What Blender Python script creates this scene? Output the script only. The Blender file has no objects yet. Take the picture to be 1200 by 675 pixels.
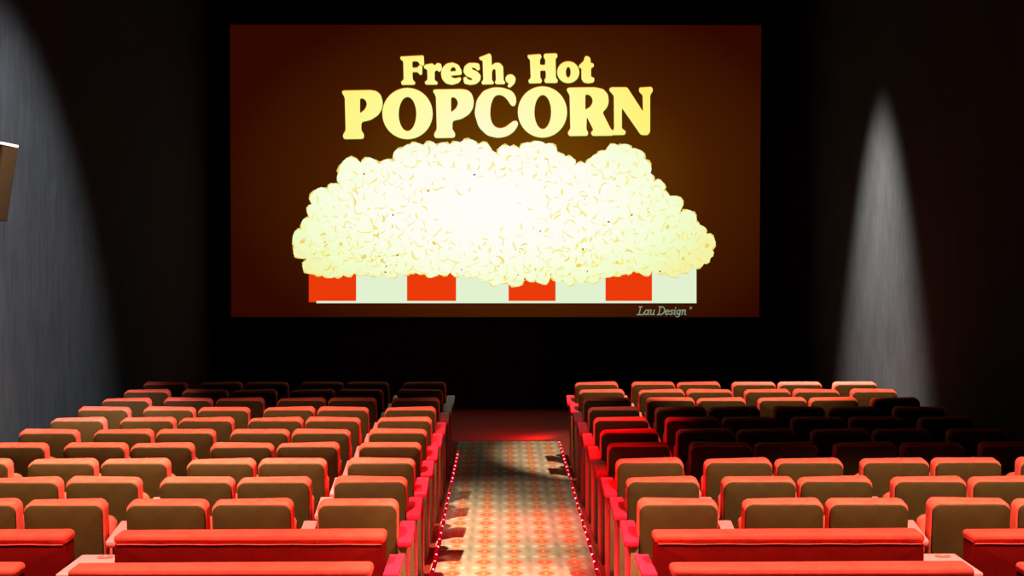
import bpy, bmesh, math, random
from mathutils import Vector, Matrix
random.seed(7)
C = bpy.context.scene.collection
PI = math.pi

# ------------------------------------------------------------------ camera constants
F = 1900.0
CAM_H = 2.527
PITCH = math.atan(50.5 / F)
YAW = math.atan(12.0 / F)
AX = 0.10                      # aisle centre line
def rowY(i): return 9.975 + 0.95 * i     # depth of the seat rows (row 0 is behind, row 9 next to the screen)

def unproj(px, py, Y):
    cx, cz = (px - 600.0) / F, -(py - 337.5) / F
    y1 = math.cos(PITCH) + cz * math.sin(PITCH)
    z1 = -math.sin(PITCH) + cz * math.cos(PITCH)
    x2 = cx * math.cos(YAW) + y1 * math.sin(YAW)
    y2 = -cx * math.sin(YAW) + y1 * math.cos(YAW)
    k = Y / y2
    return Vector((x2 * k, Y, CAM_H + z1 * k))

# ------------------------------------------------------------------ materials
def lin(c):
    return tuple(((v / 255) / 12.92 if v / 255 <= 0.04045 else ((v / 255 + 0.055) / 1.055) ** 2.4) for v in c)

def new_mat(name):
    m = bpy.data.materials.new(name); m.use_nodes = True
    nt = m.node_tree
    return m, nt, nt.nodes['Principled BSDF']

class NB:
    """tiny helper to write node maths"""
    def __init__(s, nt): s.nt = nt
    def n(s, t): return s.nt.nodes.new(t)
    def l(s, a, b): s.nt.links.new(a, b)
    def m(s, op, a, b=None, c=None, clamp=False):
        k = s.n('ShaderNodeMath'); k.operation = op; k.use_clamp = clamp
        for i, v in enumerate((a, b, c)):
            if v is None: continue
            if isinstance(v, (int, float)): k.inputs[i].default_value = v
            else: s.l(v, k.inputs[i])
        return k.outputs[0]
    def mix(s, f, a, b):
        k = s.n('ShaderNodeMix'); k.data_type = 'RGBA'
        for sock, v in ((k.inputs[0], f), (k.inputs[6], a), (k.inputs[7], b)):
            if isinstance(v, (int, float)): sock.default_value = v
            elif isinstance(v, tuple): sock.default_value = (*v, 1) if len(v) == 3 else v
            else: s.l(v, sock)
        return k.outputs[2]
    def noise(s, vec, scale, detail=3, rough=0.55):
        k = s.n('ShaderNodeTexNoise'); k.inputs['Scale'].default_value = scale
        k.inputs['Detail'].default_value = detail; k.inputs['Roughness'].default_value = rough
        s.l(vec, k.inputs['Vector']); return k.outputs['Fac']
    def coords(s, which='Object', scale=None):
        t = s.n('ShaderNodeTexCoord')
        if scale is None: return t.outputs[which]
        mp = s.n('ShaderNodeMapping'); mp.inputs['Scale'].default_value = scale
        s.l(t.outputs[which], mp.inputs['Vector']); return mp.outputs[0]
    def bump(s, h, bsdf, strength=0.2, dist=0.01):
        b = s.n('ShaderNodeBump'); b.inputs['Strength'].default_value = strength; b.inputs['Distance'].default_value = dist
        s.l(h, b.inputs['Height']); s.l(b.outputs[0], bsdf.inputs['Normal'])

def fabric(name, c1, c2, scale=14, rough=0.85, sheen=0.3):
    m, nt, b = new_mat(name); k = NB(nt)
    v = k.coords()
    n1 = k.noise(v, scale, 4); n2 = k.noise(v, 260, 2)
    f = k.m('ADD', k.m('MULTIPLY', n1, 0.75), k.m('MULTIPLY', n2, 0.25), clamp=True)
    f = k.m('MULTIPLY_ADD', f, 2.0, -0.5, clamp=True)
    k.l(k.mix(f, c1, c2), b.inputs['Base Color'])
    b.inputs['Roughness'].default_value = rough
    b.inputs['Sheen Weight'].default_value = sheen
    b.inputs['Sheen Tint'].default_value = (*c2, 1)
    b.inputs['Specular IOR Level'].default_value = 0.2
    k.bump(n2, b, 0.25, 0.004)
    return m

def solid(name, c, rough=0.5, metal=0.0, var=0.25, scale=9, spec=0.4):
    m, nt, b = new_mat(name); k = NB(nt)
    n1 = k.noise(k.coords(), scale, 5)
    f = k.m('MULTIPLY_ADD', n1, 2.2, -0.6, clamp=True)
    k.l(k.mix(f, tuple(x * (1 - var) for x in c), tuple(min(1, x * (1 + var)) for x in c)), b.inputs['Base Color'])
    b.inputs['Roughness'].default_value = rough; b.inputs['Metallic'].default_value = metal
    b.inputs['Specular IOR Level'].default_value = spec
    return m

def emit(name, c, strength=1.0):
    m, nt, b = new_mat(name)
    b.inputs['Base Color'].default_value = (0, 0, 0, 1)
    b.inputs['Specular IOR Level'].default_value = 0
    b.inputs['Emission Color'].default_value = (*c, 1); b.inputs['Emission Strength'].default_value = strength
    return m

M = {}
M['red'] = fabric('red_seat_fabric', (0.62, 0.045, 0.028), (0.86, 0.105, 0.062))
M['sofa_red'] = fabric('sofa_red_fabric', (0.50, 0.022, 0.012), (0.68, 0.045, 0.026), 10)
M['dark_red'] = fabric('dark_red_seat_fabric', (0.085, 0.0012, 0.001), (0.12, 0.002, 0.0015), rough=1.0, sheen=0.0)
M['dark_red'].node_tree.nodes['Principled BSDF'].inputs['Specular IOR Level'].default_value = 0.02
M['red_pad'] = solid('rose_armrest_pad', (0.74, 0.15, 0.15), 0.45, var=0.08)
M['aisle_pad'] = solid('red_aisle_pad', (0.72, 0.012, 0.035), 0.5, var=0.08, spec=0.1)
M['grey_pad'] = solid('grey_aisle_pad', (0.42, 0.34, 0.31), 0.5, var=0.08)
M['pink'] = solid('rose_laminate', (0.80, 0.19, 0.20), 0.35, var=0.06, scale=20)
M['shell'] = solid('brown_plastic_shell', (0.055, 0.0255, 0.0055), 0.6, var=0.2, scale=7, spec=0.12)
M['laminate'] = solid('brown_laminate', (0.14, 0.055, 0.02), 0.45, var=0.25, scale=5)
M['iron'] = solid('dark_iron', (0.03, 0.025, 0.022), 0.5, 0.6)
M['black'] = solid('black_masking', (0.004, 0.004, 0.004), 0.95, var=0.1, spec=0.05)
M['wood'] = solid('brown_speaker_cloth', (0.022, 0.010, 0.0028), 0.95, spec=0.05, var=0.15, scale=30)
M['lit_top'] = solid('pale_lit_top', (0.75, 0.55, 0.38), 0.55, var=0.1)  # pale tone carries the light on the speaker top in its colour
M['cup'] = solid('brown_cup_holder', (0.32, 0.09, 0.07), 0.4)
M['tube'] = emit('red_rope_tube', (1.0, 0.0, 0.008), 0.5)
M['bulb'] = emit('red_rope_bulb', (1.0, 0.16, 0.18), 7.0)

# aisle carpet with star columns
def carpet_mat():
    m, nt, b = new_mat('patterned_carpet'); k = NB(nt)
    sx = k.n('ShaderNodeSeparateXYZ'); k.l(k.coords(), sx.inputs[0])
    x, y = sx.outputs[0], sx.outputs[1]
    P = 0.24; V = 0.45
    u = k.m('MULTIPLY', k.m('SUBTRACT', k.m('FRACT', k.m('ADD', k.m('DIVIDE', x, P), 100.5)), 0.5), P)
    du = k.m('ABSOLUTE', u)
    ph = k.m('MULTIPLY', y, 2 * PI / V)
    c1 = k.m('COSINE', ph); c2 = k.m('COSINE', k.m('MULTIPLY', ph, 2)); 
    wob = k.noise(k.coords(), 22, 3)
    w = k.m('ADD', k.m('MULTIPLY', k.m('MAXIMUM', c1, 0), 0.045), 0.033)
    w = k.m('ADD', w, k.m('MULTIPLY', k.m('SUBTRACT', wob, 0.5), 0.02))
    s1 = k.m('MULTIPLY', k.m('SUBTRACT', w, du), 36, clamp=True)
    # cream dots flanking the bars
    d2 = k.m('SUBTRACT', du, 0.066)
    dv = k.m('MULTIPLY', k.m('SUBTRACT', k.m('FRACT', k.m('ADD', k.m('DIVIDE', y, V), 0.0)), 0.5), V)
    r = k.m('SQRT', k.m('ADD', k.m('MULTIPLY', d2, d2), k.m('MULTIPLY', k.m('MULTIPLY', dv, dv), 0.22)))
    s2 = k.m('MULTIPLY', k.m('SUBTRACT', 0.034, r), 60, clamp=True)
    # small beads down the middle of each column
    s3 = k.m('MULTIPLY', k.m('GREATER_THAN', k.m('COSINE', k.m('MULTIPLY', ph, 3)), 0.2), k.m('LESS_THAN', du, 0.011))
    # grey lattice between columns
    s4 = k.m('MULTIPLY', k.m('SUBTRACT', du, 0.085), 28, clamp=True)
    s4 = k.m('MULTIPLY', s4, k.m('MULTIPLY_ADD', k.m('COSINE', k.m('ADD', ph, k.m('MULTIPLY', x, 40))), 0.25, 0.45))
    base = k.mix(k.noise(k.coords(), 40, 3), (0.30, 0.235, 0.165), (0.40, 0.32, 0.23))
    col = k.mix(s4, base, (0.19, 0.16, 0.115))
    col = k.mix(k.m('MULTIPLY', s1, 0.85), col, k.mix(k.m('MULTIPLY_ADD', c2, 0.5, 0.5), (0.52, 0.16, 0.045), (0.46, 0.085, 0.04)))
    col = k.mix(k.m('MULTIPLY', s2, 0.55), col, (0.66, 0.52, 0.32))
    col = k.mix(k.m('MULTIPLY', s3, 0.5), col, (0.62, 0.42, 0.17))
    k.l(col, b.inputs['Base Color'])
    b.inputs['Roughness'].default_value = 0.95; b.inputs['Specular IOR Level'].default_value = 0.05
    k.bump(k.noise(k.coords(), 300, 2), b, 0.3, 0.005)
    return m
M['carpet'] = carpet_mat()
M['floor'] = fabric('dark_red_floor_carpet', (0.15, 0.013, 0.006), (0.22, 0.022, 0.01), 8, 0.95, 0.0)

def wall_mat(name, c):
    m, nt, b = new_mat(name); k = NB(nt)
    v = k.coords('Object', (6, 6, 0.6))
    n1 = k.noise(v, 3, 5, 0.65); n2 = k.noise(k.coords(), 2.2, 5, 0.6)
    f = k.m('MULTIPLY_ADD', k.m('ADD', k.m('MULTIPLY', n1, 0.6), k.m('MULTIPLY', n2, 0.4)), 3.2, -1.1, clamp=True)
    k.l(k.mix(f, tuple(x * 0.72 for x in c), tuple(x * 1.28 for x in c)), b.inputs['Base Color'])
    b.inputs['Roughness'].default_value = 0.95; b.inputs['Specular IOR Level'].default_value = 0.05
    k.bump(n1, b, 0.15, 0.01)
    return m
M['wall'] = wall_mat('grey_fabric_wall', (0.022, 0.0224, 0.0235))
M['wall_black'] = solid('black_front_wall', (0.006, 0.006, 0.006), 0.95, var=0.2, spec=0.05)
M['ceiling'] = solid('black_ceiling', (0.008, 0.008, 0.008), 0.95, var=0.2, spec=0.05)

# ------------------------------------------------------------------ mesh helpers
def ring_rect(w, h, r, n=5):
    """rounded rectangle outline (counter-clockwise) centred on 0"""
    r = min(r, w / 2 - 1e-4, h / 2 - 1e-4); pts = []
    for cx, cy, a0 in ((w/2-r, h/2-r, 0), (-w/2+r, h/2-r, PI/2), (-w/2+r, -h/2+r, PI), (w/2-r, -h/2+r, 1.5*PI)):
        for i in range(n + 1):
            a = a0 + PI / 2 * i / n
            pts.append((cx + r * math.cos(a), cy + r * math.sin(a)))
    return pts

def slab(bm, w, h, t, r=0.05, e=0.02, mat=None, mtx=None, n=5, ne=3, crown=0.0, wave=0.0, fr=None):
    """rounded slab: outline w x h in XZ, thickness t in Y (-t/2 .. t/2), edge rounding e; crown bulges the two big faces"""
    mtx = mtx or Matrix.Identity(4)
    rings = []
    prof = [(-t/2 + e * (1 - math.cos(PI/2*(1 - i/ne))) if False else None) for i in range(1)]
    prof = []
    for i in range(ne + 1):
        a = PI / 2 * i / ne
        prof.append((-t/2 + e * (1 - math.sin(a)), e * (1 - math.cos(PI/2 - a)) if False else e * (1 - math.sin(PI/2 - a) ) if False else 0))
    prof = [(-t/2 + e * (1 - math.sin(PI/2*(1 - i/ne))), e * (1 - math.cos(PI/2*(1 - i/ne)))) for i in range(ne + 1)]
    prof = prof + [(-y, ins) for y, ins in reversed(prof)]
    def put(x, y, z):
        zz = z + (wave * math.sin(x / w * 5.0 + 0.6) * max(0, z / (h/2)) if wave else 0)
        return bm.verts.new(mtx @ Vector((x, y, zz)))
    for y, ins in prof:
        rings.append([put(x, y, z) for x, z in ring_rect(w - 2*ins, h - 2*ins, max(r - ins, 0.002), n)])
    fs = []
    N = len(rings[0])
    for a, b in zip(rings[:-1], rings[1:]):
        for i in range(N):
            fs.append(bm.faces.new((a[i], a[(i+1) % N], b[(i+1) % N], b[i])))
    # big faces, with an inner ring so they can bulge
    for ring, sgn in ((rings[0], -1), (rings[-1], 1)):
        y0 = sgn * t / 2
        w2, h2, r2 = (w - 2*e) * 0.62, (h - 2*e) * 0.62, max((r - e) * 0.62, 0.002)
        inner = [put(x, y0 + sgn * crown, z) for x, z in ring_rect(w2, h2, r2, n)]
        for i in range(N):
            q = (ring[i], ring[(i+1) % N], inner[(i+1) % N], inner[i])
            fs.append(bm.faces.new(q if sgn > 0 else q[::-1]))
        fs.append(bm.faces.new(inner if sgn > 0 else inner[::-1]))
    return fs

def box(bm, x0, x1, y0, y1, z0, z1, bev=0.0, mtx=None):
    vs = [bm.verts.new((x, y, z)) for x in (x0, x1) for y in (y0, y1) for z in (z0, z1)]
    f = [bm.faces.new([vs[i] for i in q]) for q in ((0,1,3,2),(4,6,7,5),(0,4,5,1),(2,3,7,6),(0,2,6,4),(1,5,7,3))]
    if bev > 0:
        es = list({e for q in f for e in q.edges})
        r = bmesh.ops.bevel(bm, geom=es, offset=bev, segments=2, affect='EDGES', profile=0.5)
    if mtx: bmesh.ops.transform(bm, matrix=mtx, verts=[v for v in bm.verts if v.is_valid])
    return f

def tube(bm, pts, r, n=10, cap=True):
    rings = []
    for i, p in enumerate(pts):
        p = Vector(p)
        d = (Vector(pts[min(i+1, len(pts)-1)]) - Vector(pts[max(i-1, 0)])).normalized()
        up = Vector((0, 0, 1)) if abs(d.z) < 0.9 else Vector((0, 1, 0))
        s = d.cross(up).normalized(); u = s.cross(d)
        rings.append([bm.verts.new(p + r * (math.cos(2*PI*k/n) * s + math.sin(2*PI*k/n) * u)) for k in range(n)])
    for a, b in zip(rings[:-1], rings[1:]):
        for k in range(n): bm.faces.new((a[k], a[(k+1) % n], b[(k+1) % n], b[k]))
    if cap:
        bm.faces.new(rings[0][::-1]); bm.faces.new(rings[-1])

def mesh_of(name, bm, mat, smooth=True, angle=40):
    bmesh.ops.recalc_face_normals(bm, faces=bm.faces)
    me = bpy.data.meshes.new(name); 
    if smooth:
        for f in bm.faces: f.smooth = True
        for e in bm.edges:
            if len(e.link_faces) == 2 and e.calc_face_angle(0) > math.radians(angle): e.smooth = False
    bm.to_mesh(me); bm.free()
    for mm in (mat if isinstance(mat, (list, tuple)) else [mat]): me.materials.append(mm)
    return me

def obj(name, bm, mat, parent=None, smooth=True, loc=None, angle=40):
    o = bpy.data.objects.new(name, mesh_of(name, bm, mat, smooth, angle)); C.objects.link(o)
    if parent: o.parent = parent
    if loc: o.location = loc
    return o

def thing(name, label, cat, loc=(0, 0, 0), group=None):
    o = bpy.data.objects.new(name, None); C.objects.link(o); o.location = loc
    o.empty_display_size = 0.1
    return tag(o, label, cat, group)

def tag(o, label, cat, group=None):
    o['label'] = label; o['category'] = cat
    if group: o['group'] = group
    return o

def copy_tree(o, parent=None):
    c = o.copy(); C.objects.link(c)
    if parent: c.parent = parent
    for ch in list(o.children): copy_tree(ch, c)
    return c

def struct(name, bm, mat):
    o = obj(name, bm, mat, smooth=False); o['kind'] = 'structure'; return o

# ------------------------------------------------------------------ room shell
XL, XR = AX - 4.62, AX + 4.62
YB, YF, HC = -6.0, 25.35, 7.0
def bx(*a):
    bm = bmesh.new(); box(bm, *a); return bm
struct('floor', bx(XL, XR, YB, YF, -0.2, 0.0), M['floor'])
struct('ceiling', bx(XL, XR, YB, YF, HC, HC + 0.2), M['ceiling'])
struct('wall_left', bx(XL - 0.2, XL, YB, YF, -0.2, HC + 0.2), M['wall'])
struct('wall_right', bx(XR, XR + 0.2, YB, YF, -0.2, HC + 0.2), M['wall'])
struct('wall_front', bx(XL - 0.2, XR + 0.2, YF, YF + 0.2, -0.2, HC + 0.2), M['wall_black'])
struct('wall_back', bx(XL - 0.2, XR + 0.2, YB - 0.2, YB, -0.2, HC + 0.2), M['wall_black'])

bm = bmesh.new(); box(bm, -0.655, 0.655, -13.5, 3.4, 0.0, 0.012, 0.004)
cp = obj('aisle_carpet', bm, M['carpet'], loc=(AX, 17.3, 0.0))
tag(cp, 'tan aisle carpet runner with columns of orange star motifs between the seat blocks', 'carpet')

# ------------------------------------------------------------------ cinema seats
H_TOP = 0.953
TILT = math.radians(5.5)
def tilt_m(z_top): return Matrix.Translation((0, 0, z_top)) @ Matrix.Rotation(TILT, 4, 'X')

def cushion_bm(wave, w=0.495, h=0.58):
    bm = bmesh.new()
    slab(bm, w, h, 0.15, r=0.05, e=0.03, mtx=tilt_m(H_TOP) @ Matrix.Translation((0, 0.0, -h/2)), n=6, ne=4, crown=0.012, wave=wave)
    return bm
def panel_bm(w=0.478, h=0.50):
    bm = bmesh.new()
    slab(bm, w, h, 0.04, r=0.05, e=0.008, mtx=tilt_m(H_TOP) @ Matrix.Translation((0, -0.075, -0.013 - h/2)), n=6, ne=2, crown=0.006)
    return bm
def seat_cushion_bm():
    bm = bmesh.new()
    m = Matrix.Translation((0, 0.30, 0.60)) @ Matrix.Rotation(math.radians(-14), 4, 'X')
    slab(bm, 0.46, 0.42, 0.12, r=0.06, e=0.04, mtx=m, crown=0.01)
    return bm
def seat_pan_bm():
    bm = bmesh.new()
    m = Matrix.Translation((0, 0.375, 0.60)) @ Matrix.Rotation(math.radians(-14), 4, 'X')
    slab(bm, 0.44, 0.40, 0.02, r=0.06, e=0.006, mtx=m)
    return bm
def leg_bm(s):
    bm = bmesh.new()
    box(bm, s*0.19-0.018, s*0.19+0.018, 0.12, 0.20, 0.008, 0.52, 0.006)
    box(bm, s*0.19-0.035, s*0.19+0.035, 0.04, 0.32, 0.0, 0.016, 0.004)
    return bm
ARM_Y0, ARM_Y1, ARM_Z0, ARM_Z1 = -0.12, 0.285, 0.72, 0.783
def arm_pad_bm(x, w=0.09):
    bm = bmesh.new()
    L = math.hypot(ARM_Y1-ARM_Y0, ARM_Z1-ARM_Z0); a = math.atan2(ARM_Z1-ARM_Z0, ARM_Y1-ARM_Y0)
    m = Matrix.Translation((x, (ARM_Y0+ARM_Y1)/2, (ARM_Z0+ARM_Z1)/2 - 0.02)) @ Matrix.Rotation(a, 4, 'X') @ Matrix.Rotation(PI/2, 4, 'X')
    slab(bm, w, L, 0.04, r=0.016, e=0.010, mtx=m, n=3, ne=2)
    return bm
def arm_post_bm(x, w=0.05, y0=-0.03, y1=0.24):
    bm = bmesh.new()
    vs = [(y0, 0), (y1, 0), (y1, 0.735), (y0, 0.695)]
    a = [bm.verts.new((x-w/2, y, z)) for y, z in vs]; b = [bm.verts.new((x+w/2, y, z)) for y, z in vs]
    bm.faces.new(a); bm.faces.new(b[::-1])
    for i in range(4): bm.faces.new((a[i], b[i], b[(i+1)%4], a[(i+1)%4]))
    bmesh.ops.bevel(bm, geom=list(bm.edges), offset=0.006, segments=2, affect='EDGES', profile=0.5)
    return bm

ME = {}
for k, wv in enumerate((0.0, 0.005, -0.005, 0.008)):
    ME['cushion', k] = mesh_of('back_cushion', cushion_bm(wv), M['red'])
ME['panel'] = mesh_of('back_panel', panel_bm(), M['shell'])
ME['seat'] = mesh_of('seat_cushion', seat_cushion_bm(), M['red'])
ME['pan'] = mesh_of('seat_pan', seat_pan_bm(), M['shell'])
ME['leg', -1] = mesh_of('leg', leg_bm(-1), M['iron'])
ME['leg', 1] = mesh_of('leg', leg_bm(1), M['iron'])

def part(name, me, parent):
    o = bpy.data.objects.new(name, me); C.objects.link(o); o.parent = parent; return o

# six kinds of seat: the place in the row decides which side carries an armrest.
# s = +1 : the wall lies towards +X (right block); s = -1 : towards -X (left block)
OFF = [0.985, 1.635, 2.155, 2.785, 3.315, 3.945]       # distance of seat centres from the aisle line
ARM_OUT = {0: 0.325, 2: 0.316, 4: 0.315, 5: 0.305}
protos = {}
def make_seat(s, j):
    t = thing('cinema_chair', 'x', 'seat')
    c = part('back_cushion', ME['cushion', 0], t)
    part('back_panel', ME['panel'], t)['label'] = 'brown plastic back panel'
    part('seat_cushion', ME['seat'], t); part('seat_pan', ME['pan'], t)
    part('leg', ME['leg', -1], t); part('leg', ME['leg', 1], t)
    if j in ARM_OUT:
        x = s * ARM_OUT[j]
        a = obj('armrest', arm_post_bm(x), M['laminate'], t)
        obj('armrest_pad', arm_pad_bm(x), M['red_pad'], a)
    if j == 0:
        x = -s * 0.272
        a = obj('end_panel', arm_post_bm(x, 0.05, -0.10, 0.30), M['laminate'], t)
        obj('armrest_pad', arm_pad_bm(-s * 0.292, 0.095), M['aisle_pad'], a)
        bm = bmesh.new()                                   # upholstered inset on the aisle face, enlarged on the right to paint in red glow
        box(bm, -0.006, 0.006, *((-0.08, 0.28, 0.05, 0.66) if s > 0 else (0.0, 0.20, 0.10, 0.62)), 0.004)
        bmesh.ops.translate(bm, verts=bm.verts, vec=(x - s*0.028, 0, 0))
        obj('red_glow_inset', bm, M['aisle_pad'], a)
    return t

ORD = ['', 'second', 'third', 'fourth', 'fifth', 'sixth', 'seventh', 'eighth', 'ninth', 'tenth']
def seat_label(i, s, j):
    r = 9 - i
    row = 'row nearest the screen' if r == 0 else f'{ORD[r]} row from screen'
    pl = {0: 'beside the aisle', 5: 'against the wall'}.get(j, f'{ORD[j]} from the aisle')
    side = 'left' if s < 0 else 'right'
    return f'red brown-backed seat, {side} block, {row}, {pl}'

grey_pad = mesh_of('armrest_pad', arm_pad_bm(0.292, 0.095), M['grey_pad'])
for i in range(10):
    for s in (-1, 1):
        for j in range(6):
            key = (s, j)
            if key not in protos: t = protos[key] = make_seat(s, j)
            else: t = copy_tree(protos[key])
            t.location = (AX + s * OFF[j], rowY(i) + random.uniform(-0.012, 0.012), random.uniform(-0.002, 0.0))
            t.rotation_euler = (0, 0, math.radians(random.uniform(-0.7, 0.7)))
            for ch in t.children:
                if ch.name.startswith('back_cushion'): ch.data = ME['cushion', random.randrange(4)]
            if s < 0 and j == 0 and i >= 8:                  # the two grey pads by the screen
                for ch in t.children:
                    for g in ch.children:
                        if ch.name.startswith('end_panel') and g.name.startswith('armrest_pad'):
                            g.data = grey_pad; g['label'] = 'grey armrest pad'
            t['label'] = seat_label(i, s, j)
            t['group'] = ('left' if s < 0 else 'right') + ' block cinema seats'

# ------------------------------------------------------------------ sofas of the two rear rows
def sofa_parts(t):
    W = 1.505
    bm = bmesh.new()                                        # padded top roll
    slab(bm, W, 0.058, 0.20, r=0.026, e=0.024, mtx=Matrix.Translation((0, 0.02, 0.925 - 0.029)), n=5, ne=4, crown=0.003, wave=0.006)
    obj('top_roll', bm, M['sofa_red'], t)
    bm = bmesh.new()
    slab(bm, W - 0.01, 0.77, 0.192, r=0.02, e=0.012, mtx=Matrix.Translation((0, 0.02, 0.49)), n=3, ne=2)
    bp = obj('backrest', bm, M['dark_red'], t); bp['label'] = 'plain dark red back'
    bm = bmesh.new()
    pts = [(x, z) for x, z in [(-W/2+0.02 + (W-0.04)*q/24, 0.868 + 0.0015*math.sin(q*1.3)) for q in range(25)]]
    tube(bm, [(x, -0.078, z) for x, z in pts], 0.0028, 6)
    obj('piping', bm, M['red'], bp)
    for q in (-1, 0, 1):
        bm = bmesh.new()
        slab(bm, 0.48, 0.50, 0.16, r=0.05, e=0.04, mtx=Matrix.Translation((q*0.49, 0.40, 0.43)) @ Matrix.Rotation(PI/2, 4, 'X'), crown=0.015)
        obj('seat_cushion', bm, M['red'], t)
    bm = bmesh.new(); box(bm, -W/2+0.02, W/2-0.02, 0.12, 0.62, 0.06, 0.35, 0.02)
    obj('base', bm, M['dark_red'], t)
    for sx in (-1, 1):
        for yy in (-0.05, 0.56):
            bm = bmesh.new(); box(bm, sx*0.68-0.025, sx*0.68+0.025, yy-0.025, yy+0.025, 0.0, 0.11, 0.004)
            obj('foot', bm, M['iron'], t)

proto = None
for i, rn in ((-1, 'sofa row behind the seats'), (-2, 'nearest sofa row')):
    for s in (-1, 1):
        side = 'left' if s < 0 else 'right'
        for j, pos in ((0, 'beside the aisle'), (1, 'by the wall')):
            lb = f'long red padded sofa, {side} block, {rn}, {pos}'
            if proto is None:
                t = thing('sofa', lb, 'sofa'); sofa_parts(t); proto = t
            else: t = copy_tree(proto)
            t.location = (AX + s * ((0.744 + 2.255)/2 + j * 1.762), rowY(i), 0.005 if i == -2 else 0)
            t.location.z = 0.0
            t['label'] = lb; t['group'] = 'red sofas in the two rear rows'

def side_table(x, w, lb, holder=True):
    t = thing('side_table', lb, 'table', (x, rowY(-1) - 0.04, 0), 'pink topped side tables')
    bm = bmesh.new(); slab(bm, w, 0.56, 0.03, r=0.01, e=0.006, mtx=Matrix.Translation((0, 0, 0.738)) @ Matrix.Rotation(PI/2, 4, 'X'), n=3, ne=2)
    obj('table_top', bm, M['pink'] if holder else M['aisle_pad'], t)
    bm = bmesh.new(); box(bm, -w/2 + 0.02, w/2 - 0.02, -0.22, 0.22, 0.0, 0.722, 0.006)
    obj('pedestal', bm, M['laminate'], t)
    if holder:
        bm = bmesh.new()
        N = 28; rs = [(0.045, 0.7535), (0.045, 0.757), (0.038, 0.757), (0.036, 0.7545)]
        rr = [[bm.verts.new((0.03 + r*math.cos(2*PI*k/N), 0.19 + r*math.sin(2*PI*k/N), z)) for k in range(N)] for r, z in rs]
        for a, b in zip(rr[:-1], rr[1:]):
            for k in range(N): bm.faces.new((a[k], a[(k+1)%N], b[(k+1)%N], b[k]))
        bm.faces.new(rr[-1])
        obj('cup_holder', bm, M['cup'], t)
    return t
for s in (-1, 1):
    side = 'left' if s < 0 else 'right'
    side_table(AX + s * 2.382, 0.246, f'pink topped table with round cup holder between the {side} block sofas')
    side_table(AX + s * 0.700, 0.085, f'narrow red topped stand at the aisle end of the {side} sofa', False)

# ------------------------------------------------------------------ rope lights along the aisle
def rope(s, y0, y1, lb):
    t = thing('rope_light', lb, 'rope light', (AX + s * 0.632, y0, 0.012), 'red rope lights along the aisle')
    bm = bmesh.new(); n = 20
    tube(bm, [(0.006*math.sin(q*1.7), (y1-y0)*q/n, 0.014) for q in range(n+1)], 0.013, 8)
    obj('tube', bm, M['tube'], t)
    bm0 = bmesh.new(); bmesh.ops.create_icosphere(bm0, subdivisions=1, radius=0.0105)
    me = mesh_of('bulb', bm0, M['bulb'])
    k = int((y1 - y0) / 0.32)
    for q in range(k):
        b = part('bulb', me, t); b.location = (-s*0.004, 0.13 + q*0.32 + random.uniform(-0.025, 0.025), 0.022)
rope(-1, 11.6, 16.55, 'red rope light along the left carpet edge, nearer stretch')
rope(-1, 16.85, 19.6, 'red rope light along the left carpet edge, stretch toward the screen')
rope(1, 11.6, 17.0, 'red rope light along the right carpet edge, nearer stretch')
rope(1, 17.4, 20.65, 'red rope light along the right carpet edge, stretch toward the screen')

# ------------------------------------------------------------------ loudspeaker on the left wall
sp = thing('loudspeaker', 'brown fronted loudspeaker box tilted downward high on the left wall', 'speaker', (XL, 13.52, 3.05))
TM = Matrix.Translation((0.37, 0, 0.0)) @ Matrix.Rotation(math.radians(9), 4, 'Y')
def tb(*a, bev=0.008):
    bm = bmesh.new(); box(bm, *a, bev); bmesh.ops.transform(bm, matrix=TM, verts=bm.verts); return bm
obj('cabinet', tb(-0.24, 0.0, -0.20, 0.20, -0.33, 0.30), M['black'], sp)
obj('grille', tb(0.002, 0.03, -0.195, 0.195, -0.325, 0.295), M['wood'], sp)['label'] = 'brown cloth grille'
obj('top_panel', tb(-0.24, 0.03, -0.20, 0.20, 0.302, 0.325, bev=0.004), M['lit_top'], sp)  # top face coloured pale to look lit from above
bm = bmesh.new(); box(bm, 0.0, 0.02, -0.09, 0.09, -0.12, 0.12, 0.004); box(bm, 0.02, 0.15, -0.02, 0.02, -0.02, 0.02, 0.004)
obj('mounting_bracket', bm, M['iron'], sp)

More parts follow.
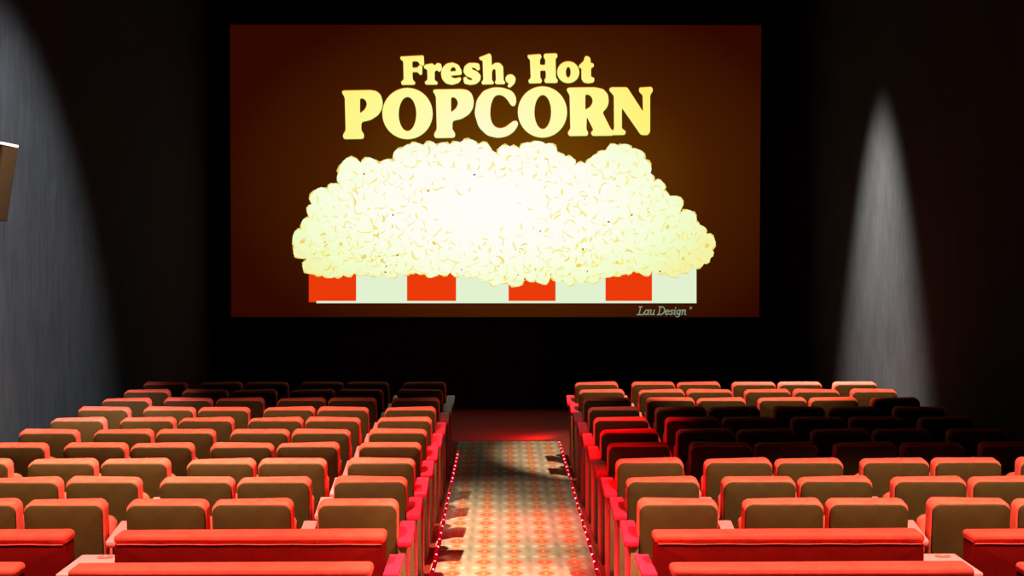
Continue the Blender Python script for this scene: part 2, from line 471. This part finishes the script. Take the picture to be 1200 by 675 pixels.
# ------------------------------------------------------------------ cinema screen
SY = 25.0
scr = thing('cinema_screen', 'wide cinema screen on the front wall showing a popcorn slide', 'screen', (AX, SY, 0))
def P(px, py, lay=0):
    v = unproj(px, py, SY); return Vector((v.x - AX, -0.012 - 0.004 * lay, v.z))
def radial(name, stops, cx, cy, rx, ry, strength=1.0, mottle=0.0, ms=9):
    """emission of the projected slide, brightest at its hot spot"""
    m, nt, b = new_mat(name); k = NB(nt)
    b.inputs['Base Color'].default_value = (0, 0, 0, 1); b.inputs['Specular IOR Level'].default_value = 0
    c = P(cx, cy); ex = abs(P(cx + rx, cy).x - c.x); ez = abs(P(cx, cy + ry).z - c.z)
    sx = k.n('ShaderNodeSeparateXYZ'); k.l(k.coords(), sx.inputs[0])
    u = k.m('DIVIDE', k.m('SUBTRACT', sx.outputs[0], c.x), ex); v = k.m('DIVIDE', k.m('SUBTRACT', sx.outputs[2], c.z), ez)
    r = k.m('SQRT', k.m('ADD', k.m('MULTIPLY', u, u), k.m('MULTIPLY', v, v)))
    if mottle:
        r = k.m('ADD', r, k.m('MULTIPLY', k.m('SUBTRACT', k.noise(k.coords(), ms, 4, 0.6), 0.5), mottle))
    cr = k.n('ShaderNodeValToRGB'); k.l(r, cr.inputs[0])
    el = cr.color_ramp.elements
    while len(el) < len(stops): el.new(0.5)
    for e, (p, col) in zip(el, stops): e.position = p; e.color = (*lin(col), 1)
    k.l(cr.outputs[0], b.inputs['Emission Color']); b.inputs['Emission Strength'].default_value = strength
    return m
m_bg = radial('slide_brown', [(0.0, (120, 72, 4)), (0.35, (92, 50, 2)), (0.62, (68, 28, 2)), (1.0, (46, 7, 0))], 612, 215, 360, 225)
m_letter = radial('slide_lettering', [(0.0, (255, 250, 205)), (0.5, (255, 252, 160)), (1.0, (255, 238, 104))], 570, 150, 215, 120)
m_pop = radial('slide_popcorn', [(0.0, (255, 253, 250)), (0.45, (255, 253, 240)), (0.68, (248, 254, 218)), (0.85, (240, 252, 196)), (1.0, (244, 242, 166))], 575, 235, 285, 130, mottle=0.30)
m_red = emit('slide_red', lin((235, 58, 10))); m_white = emit('slide_white', lin((226, 242, 208)))
m_orange = emit('slide_orange', lin((205, 105, 5))); m_green = emit('slide_green', lin((96, 150, 40)))
m_yel = emit('slide_yellow', lin((250, 236, 120))); m_gold = emit('slide_gold', lin((240, 214, 100))); m_dark = emit('slide_dark_speck', lin((120, 100, 20)))
m_soft = emit('slide_soft_yellow', lin((242, 240, 158)))
m_teal = emit('slide_teal', lin((128, 150, 122)))

bm = bmesh.new()
q = [P(269.5, 29), P(892, 29), P(889.5, 371.5), P(269.5, 371.5)]
nx, nz = 24, 14
grid = [[bm.verts.new(q[0].lerp(q[1], a/nx).lerp(q[3].lerp(q[2], a/nx), b/nz)) for a in range(nx+1)] for b in range(nz+1)]
for b in range(nz):
    for a in range(nx): bm.faces.new((grid[b][a], grid[b][a+1], grid[b+1][a+1], grid[b+1][a]))
obj('canvas', bm, m_bg, scr, smooth=False)
bm = bmesh.new()
a, b2 = P(269.5, 29), P(889.5, 371.5)
for (x0, x1, z0, z1) in ((a.x-0.22, a.x, b2.z-0.2, a.z+0.2), (b2.x+0.02, b2.x+0.24, b2.z-0.2, a.z+0.2), (a.x, b2.x+0.02, a.z, a.z+0.2), (a.x, b2.x+0.02, b2.z-0.2, b2.z)):
    box(bm, x0, x1, -0.06, 0.30, z0, z1, 0.006)
obj('masking_frame', bm, M['black'], scr)

def fillet(pts, r):
    out = []; n = len(pts)
    for i in range(n):
        a, p, b = Vector(pts[i-1]), Vector(pts[i]), Vector(pts[(i+1) % n])
        d1, d2 = a - p, b - p
        r1, r2 = min(r, d1.length*0.49), min(r, d2.length*0.49)
        s, e = p + d1.normalized()*r1, p + d2.normalized()*r2
        for t in (0, 0.33, 0.67, 1): out.append(tuple(s*(1-t)**2 + p*2*t*(1-t) + e*t*t))
    return out
def ell(cx, cy, rx, ry, n=40): return [(cx + rx*math.cos(2*PI*i/n), cy + ry*math.sin(2*PI*i/n)) for i in range(n)]
def add_shape(bm, contours, lay, mi=0, dx=0, dy=0, grow=0.0):
    """fill closed contours (photo pixels on the screen, holes allowed) into bm"""
    cu = bpy.data.curves.new('tmp', 'CURVE'); cu.dimensions = '2D'; cu.fill_mode = 'BOTH'; cu.offset = grow
    for c in contours:
        sp_ = cu.splines.new('POLY'); sp_.points.add(len(c) - 1); sp_.use_cyclic_u = True
        for p, (x, y) in zip(sp_.points, c): p.co = (x + dx, -(y + dy), 0, 1)
    o = bpy.data.objects.new('tmp', cu); C.objects.link(o)
    dg = bpy.context.evaluated_depsgraph_get()
    me = bpy.data.meshes.new_from_object(o.evaluated_get(dg))
    vs = [bm.verts.new(P(v.co.x, -v.co.y, lay)) for v in me.vertices]
    for p in me.polygons:
        try:
            f = bm.faces.new([vs[i] for i in p.vertices]); f.material_index = mi
        except ValueError: pass
    bpy.data.objects.remove(o); bpy.data.curves.remove(cu); bpy.data.meshes.remove(me)

KS = 5.625
def L(pts): return [(390 + x/KS, 55 + y/KS) for x, y in pts]
def Rr(pts): return [(580 + x/KS, 55 + y/KS) for x, y in pts]
P_out = [(58,298),(72,289),(150,288),(250,286),(290,293),(318,318),(331,365),(325,410),(300,450),(250,482),(190,495),(188,552),(209,578),(204,606),(72,608),(66,580),(86,556),(80,332)]
P_in = [(180,338),(205,340),(222,360),(226,385),(212,415),(180,440)]
sh = lambda pts, dx, dy: [(x+dx, y+dy) for x, y in pts]
G = []
G.append([L(fillet(P_out, 16)), L(fillet(P_in, 12))])
G.append([L(fillet(sh(P_out, 600, -7), 16)), L(fillet(sh(P_in, 600, -7), 12))])
G.append([L(ell(493,440,166,168)), L(ell(493,443,58,113))])
G.append([Rr(fillet([(140,372),(128,392),(106,388),(84,350),(56,322),(20,314),(-8,330),(-27,380),(-32,440),(-25,490),(-5,525),(30,540),(70,530),(100,505),(128,486),(150,492),(154,516),(125,560),(80,590),(20,601),(-50,585),(-107,530),(-135,440),(-120,350),(-75,290),(-10,268),(50,270),(112,290),(140,330)], 22))])
G.append([Rr(ell(313,430,162,168)), Rr(ell(315,430,55,113))])
G.append([Rr(fillet([(470,282),(485,270),(560,269),(660,268),(715,280),(745,315),(750,365),(738,400),(708,432),(765,545),(785,560),(778,585),(640,587),(630,564),(650,550),(605,460),(602,545),(616,565),(610,586),(486,588),(478,562),(497,545),(492,320)], 14)), Rr(fillet([(595,313),(620,315),(640,335),(645,365),(630,395),(595,417)], 12))])
G.append([Rr(fillet([(750,285),(762,268),(872,268),(975,428),(973,318),(948,296),(950,270),(1035,265),(1042,288),(1022,318),(1022,562),(1005,582),(960,580),(836,402),(836,540),(864,558),(856,580),(770,582),(763,562),(785,545),(783,322)], 12))])
G.append([L(fillet([(445,66),(520,62),(600,58),(603,120),(585,130),(560,95),(525,95),(525,140),(560,138),(575,116),(590,120),(590,182),(575,186),(560,166),(525,166),(528,220),(546,235),(540,250),(455,251),(449,232),(468,218),(465,95),(446,82)], 9))])
G.append([L(fillet([(600,128),(612,118),(660,110),(670,126),(690,107),(715,113),(721,150),(704,167),(686,152),(672,162),(672,222),(694,235),(688,249),(612,249),(605,233),(625,220),(623,150),(602,141)], 9))])
G.append([L(fillet([(713,180),(722,140),(750,112),(790,104),(830,120),(851,160),(850,184),(776,190),(790,206),(815,209),(838,199),(849,212),(830,238),(785,251),(745,241),(720,212)], 12)), L(fillet([(773,164),(780,140),(797,131),(810,142),(813,161)], 8))])
G.append([L(fillet([(966,112),(971,150),(955,157),(935,137),(914,138),(920,150),(955,165),(976,190),(972,222),(945,245),(905,251),(866,242),(860,204),(878,198),(895,219),(921,221),(918,208),(880,193),(860,165),(868,130),(895,108),(935,107)], 9))])
G.append([L(fillet([(963,72),(1035,44),(1046,60),(1048,124),(1070,107),(1100,107),(1123,130),(1126,222),(1138,235),(1132,246),(1075,246),(1067,235),(1076,220),(1073,150),(1061,144),(1049,160),(1049,220),(1063,235),(1058,246),(985,248),(979,235),(992,220),(988,92),(968,84)], 8))])
G.append([Rr(fillet([(68,205),(85,184),(115,182),(138,205),(131,240),(100,270),(80,263),(94,241),(72,230)], 12))])
G.append([Rr(fillet([(214,56),(300,49),(309,68),(296,85),(297,121),(331,121),(332,85),(319,68),(325,47),(408,44),(413,64),(399,80),(402,205),(416,220),(410,238),(330,238),(324,220),(336,205),(334,156),(298,156),(299,205),(311,220),(305,239),(225,241),(219,222),(236,208),(231,85),(216,72)], 9))])
G.append([Rr(ell(483,168,73,71)), Rr(ell(483,168,16,36))])
G.append([Rr(fillet([(551,126),(585,95),(592,65),(610,61),(629,75),(631,110),(650,109),(653,131),(633,139),(633,200),(656,205),(652,233),(620,241),(585,236),(570,215),(570,141),(555,139)], 10))])
bm = bmesh.new()
for g in G: add_shape(bm, g, 1, 1, -0.2, -0.9)
for g in G: add_shape(bm, g, 2, 2, 0.1, 0.7)
for g in G: add_shape(bm, g, 3, 0)
o = obj('slide_lettering', bm, [m_letter, m_orange, m_green], scr, smooth=False)
o['label'] = 'pale yellow slab lettering Fresh, Hot POPCORN'

# striped box below the popcorn
def quad(bm, x0, x1, y0, y1, lay, mi):
    f = bm.faces.new([bm.verts.new(P(*p, lay)) for p in ((x0, y0), (x1, y0), (x1, y1), (x0, y1))]); f.material_index = mi
bm = bmesh.new()
bs = [362, 417.5, 477, 534.5, 596, 651, 709.5, 764, 816]
for q in range(8): quad(bm, bs[q], bs[q+1], 300, 354, 1, q % 2)
quad(bm, 371, 816, 352.6, 355.2, 2, 1)
o = obj('striped_box', bm, [m_red, m_white], scr, smooth=False); o['label'] = 'red and white striped popcorn box'

# popcorn heap
ED = [(355,281,12.5),(353,294,9),(364,312,9),(362,264,9),(377,233,13),(370,248,10),(392,224,9),(412,200,15),(404,208,9),(433,197,12),(454,199,12),(470,183,9),(478,178,8),(487,176,9),(504,175,9),(520,177,10),(535,176,10),(549,175,12),(566,177,10),(576,184,7),(592,179,9),(602,180,9),(618,176,9),(630,175,10),(643,178,10),(655,186,7),(666,191,8),(681,198,8),(696,193,9),(708,185,9),(720,180,11),(731,180,11),(744,185,11),(752,197,11),(758,210,8),(771,219,8),(775,236,12),(789,240,11),(805,257,11),(812,268,9),(820,271,7),(828,284,10),(824,300,9),(817,306,8),(802,312,8),(789,315,10),(772,313,8),(756,315,8),(746,311,8),(736,313,8),(722,316,8),(708,318,8),(694,323,9),(682,322,8),(668,325,9),(654,322,8),(636,324,9),(622,322,8),(604,326,10),(590,323,9),(580,328,7),(566,318,9),(550,316,9),(536,315,9),(520,314,9),(506,316,9),(492,312,9),(476,313,9),(458,317,9),(440,315,9),(424,314,9),(408,316,8),(396,316,9),(386,318,8),(375,314,9)]
bm = bmesh.new()
add_shape(bm, [[(x, y) for x, y, r in ED]], 3, 0)
def blob(bm, cx, cy, r, lay, mi, n=16, w=0.10, sx=1, rot=0):
    ph = random.uniform(0, 6.28); k = random.choice((3, 4, 5)); ps = []
    for i in range(n):
        a = 2*PI*i/n; q = r * (1 + w*math.cos(k*a + ph)); x, y = q*math.cos(a)*sx, q*math.sin(a)
        ps.append((cx + x*math.cos(rot) - y*math.sin(rot), cy + x*math.sin(rot) + y*math.cos(rot)))
    f = bm.faces.new([bm.verts.new(P(*p, lay)) for p in ps]); f.material_index = mi
for x, y, r in ED:
    blob(bm, x, y, r + 0.9, 2, 2); blob(bm, x, y, r, 4, 0, w=0.06)
def inside(px, py):
    c = False; n = len(ED)
    for i in range(n):
        x1, y1, _ = ED[i]; x2, y2, _ = ED[i-1]
        if (y1 > py) != (y2 > py) and px < (x2-x1)*(py-y1)/(y2-y1) + x1: c = not c
    return c
def arc(bm, cx, cy, r, a0, a1, wd, lay, mi, n=7):
    inn, out = [], []
    for i in range(n + 1):
        a = a0 + (a1-a0)*i/n; ww = wd*math.sin(PI*i/n)
        out.append((cx + (r+ww/2)*math.cos(a), cy + (r+ww/2)*math.sin(a))); inn.append((cx + (r-ww/2)*math.cos(a), cy + (r-ww/2)*math.sin(a)))
    ps = out + inn[::-1][1:-1]
    f = bm.faces.new([bm.verts.new(P(*p, lay)) for p in ps]); f.material_index = mi
kern = []
for _ in range(2500):                                   # single fluffy kernels, thickest towards the rim of the heap
    x, y = random.uniform(350, 830), random.uniform(176, 325)
    d = math.hypot((x-580)/265, (y-238)/98)
    if not inside(x, y) or random.random() > 0.01 + 0.8*min(1, d)**2.6: continue
    if any(math.hypot(x-a, y-b) < 10.5 for a, b in kern): continue
    kern.append((x, y))
for q, (x, y) in enumerate(kern):
    lay, r = 4.2 + 0.05*q, random.uniform(7, 10.5)
    blob(bm, x + random.uniform(-0.6, 0.9), y + random.uniform(0.2, 1.0), r, lay, 4 if random.random() < 0.6 else 1, w=0.13)
    blob(bm, x, y, r - 0.25, lay + 0.02, 0, w=0.13)
TOPL = 4.4 + 0.05*len(kern)
cnt = 0
while cnt < 150:                                        # creases and hulls of single kernels
    x, y = random.uniform(350, 830), random.uniform(176, 325)
    if not inside(x, y): continue
    d = math.hypot((x-575)/270, (y-232)/100)
    if random.random() > 0.10 + 0.75*min(1, d)**1.5: continue
    cnt += 1
    a = random.uniform(0, 6.28); r = random.uniform(4, 9)
    arc(bm, x, y, r, a, a + random.uniform(0.8, 2.2), random.uniform(0.9, 2.2), TOPL, random.choice((1, 1, 1, 2)) if d > 0.45 else 1)
    if random.random() < 0.22*d: blob(bm, x+2, y+3, random.uniform(1.2, 2.4), TOPL + 0.5, 2, n=8, sx=0.6, rot=a)
for x, y in ((502,224),(461,252),(453,312),(466,299),(556,205),(740,252),(683,292),(713,260),(633,271),(773,318),(541,316),(452,319),(607,322),(615,327),(688,318),(427,204)):
    blob(bm, x, y, random.uniform(1.0, 1.7), TOPL + 0.5, 3, n=8, sx=0.6, rot=random.uniform(0, 3))
for x, y, r in ((355,283,3.4),(427,301,3.6),(448,305,2.6),(400,286,2.6),(509,285,2.8),(678,311,3.4),(828,288,3.0),(782,266,2.6),(800,303,2.6)):
    blob(bm, x, y, r, TOPL + 0.5, 2, n=12, sx=0.7, rot=random.uniform(0, 3))
o = obj('popcorn_heap', bm, [m_pop, m_yel, m_gold, m_dark, m_soft], scr, smooth=False); o['label'] = 'pale yellow heap of popcorn'

# small italic credit line
def strokes(bm, ls, x0, y0, sc, lay, wd, mi=0, sl=0.22):
    for ln in ls:
        for (ax_, ay), (bx_, by) in zip(ln[:-1], ln[1:]):
            a = Vector((x0 + (ax_ + ay*sl)*sc, y0 - ay*sc)); b = Vector((x0 + (bx_ + by*sl)*sc, y0 - by*sc))
            d = (b - a).normalized(); nn = Vector((-d.y, d.x)) * wd/2; e = d*wd*0.35
            f = bm.faces.new([bm.verts.new(P(*p, lay)) for p in (a-nn-e, b-nn+e, b+nn+e, a+nn-e)]); f.material_index = mi
rnd = lambda cx, cy, rx, ry, a0=0, a1=360, n=10: [(cx + rx*math.cos(math.radians(a0+(a1-a0)*i/n)), cy + ry*math.sin(math.radians(a0+(a1-a0)*i/n))) for i in range(n+1)]
gl = {
 'L': ([[(0.1,1),(0.5,1)],[(0.3,1),(0.3,0),(0.85,0),(0.9,0.25)],[(0.05,0),(0.3,0)]], 0.95),
 'a': ([rnd(0.28,0.3,0.24,0.3),[(0.52,0.6),(0.52,0.05),(0.65,0)]], 0.72),
 'u': ([[(0.0,0.6),(0.12,0.6),(0.12,0.1),(0.25,0),(0.4,0.05),(0.52,0.2)],[(0.52,0.6),(0.52,0.05),(0.65,0)]], 0.72),
 'D': ([[(0.05,0),(0.4,0)],[(0.05,1),(0.4,1)],[(0.22,1),(0.22,0)],rnd(0.4,0.5,0.5,0.5,90,-90)], 1.02),
 'e': ([[(0.05,0.33),(0.5,0.36)],rnd(0.28,0.3,0.24,0.3,10,320)], 0.62),
 's': ([[(0.4,0.5),(0.25,0.6),(0.08,0.5),(0.15,0.36),(0.35,0.25),(0.38,0.1),(0.22,0),(0.03,0.08)]], 0.5),
 'i': ([[(0.05,0.55),(0.15,0.6),(0.15,0.05),(0.3,0)],[(0.15,0.82),(0.17,0.9)]], 0.36),
 'g': ([rnd(0.28,0.33,0.22,0.27),[(0.5,0.6),(0.5,-0.1),(0.35,-0.3),(0.1,-0.25)]], 0.7),
 'n': ([[(0.0,0.55),(0.12,0.6),(0.12,0)],[(0.12,0.4),(0.3,0.6),(0.46,0.55),(0.48,0.05),(0.62,0)]], 0.72)}
bm = bmesh.new(); x = 746.0
for ch in 'Lau Design':
    if ch == ' ': x += 2.6; continue
    ls, adv = gl[ch]; strokes(bm, ls, x, 368.6, 9.0, 1, 1.25); x += adv*9.0*0.98
strokes(bm, [rnd(0.2, 0.8, 0.12, 0.12)], 806, 368, 9, 1, 0.8)
o = obj('credit_lettering', bm, m_teal, scr, smooth=False); o['label'] = 'small teal italic lettering'

# ------------------------------------------------------------------ lights
def spot(name, loc, tgt, power, col, angle, blend=0.3, rad=0.08):
    d = bpy.data.lights.new(name, 'SPOT'); d.energy = power; d.color = col
    d.spot_size = math.radians(angle); d.spot_blend = blend; d.shadow_soft_size = rad
    o = bpy.data.objects.new(name, d); C.objects.link(o); o.location = loc
    o.rotation_euler = (Vector(tgt) - Vector(loc)).to_track_quat('-Z', 'Y').to_euler()
    return o
WARM = (1.0, 0.80, 0.56)
RED = (1.0, 0.0, 0.03)
spot('downlight_rear_left', (-2.4, 7.4, 6.7), (-2.4, 8.6, 0.9), 6000, WARM, 64, 0.35)
spot('downlight_mid_left', (-2.4, 11.6, 6.7), (-2.3, 13.2, 0.9), 5200, WARM, 55, 0.6)
spot('downlight_rear_right', (2.6, 7.4, 6.7), (2.6, 8.5, 0.9), 6000, WARM, 64, 0.2)
spot('downlight_front_right', (2.6, 15.2, 6.7), (2.6, 18.5, 0.9), 4400, WARM, 40, 0.3)
spot('downlight_aisle', (0.0, 13.4, 6.7), (0.15, 15.6, 0.0), 800, (1, 0.86, 0.66), 30, 0.7)
for q, (y, p) in enumerate(((8.2, 1300), (11.0, 1300), (13.4, 1200))):
    spot('red_aisle_lamp', (AX - 0.3, y, 6.8), (AX - 0.80, y + 1.0, 0.7), p, RED, 22, 0.8)
    spot('red_aisle_lamp', (AX - 0.9, y, 6.8), (AX + 0.72, y + 1.0, 0.35), p*2.0, RED, 20, 0.8)
spot('red_step_lamp', (AX + 0.62, 20.9, 0.35), (AX - 1.0, 22.4, 0.0), 90, RED, 120, 0.8, 0.03)
spot('wall_wash_right', (XR - 2.0, 20.2, 6.8), (XR - 0.37, 20.2, 0.5), 16000, (1.0, 0.97, 0.92), 50, 1.0, 0.15)
spot('wall_wash_left', (XL + 4.6, 11.2, 6.8), (XL, 15.1, 2.4), 9200, (0.86, 0.93, 1.0), 36, 0.7, 0.12)

# ------------------------------------------------------------------ world, camera, view
w = bpy.data.worlds.new('World'); bpy.context.scene.world = w; w.use_nodes = True
w.node_tree.nodes['Background'].inputs[0].default_value = (0, 0, 0, 1)
w.node_tree.nodes['Background'].inputs[1].default_value = 0.0
cd = bpy.data.cameras.new('camera'); cam = bpy.data.objects.new('camera', cd); C.objects.link(cam)
cd.sensor_width = 36; cd.lens = F / 1200 * 36; cd.clip_end = 100
cam.location = (0, 0, CAM_H); cam.rotation_euler = (PI/2 - PITCH, 0, -YAW)
sc = bpy.context.scene; sc.camera = cam
sc.view_settings.view_transform = 'Standard'; sc.view_settings.look = 'None'
sc.view_settings.exposure = 0; sc.view_settings.gamma = 1; sc.view_settings.use_curve_mapping = False
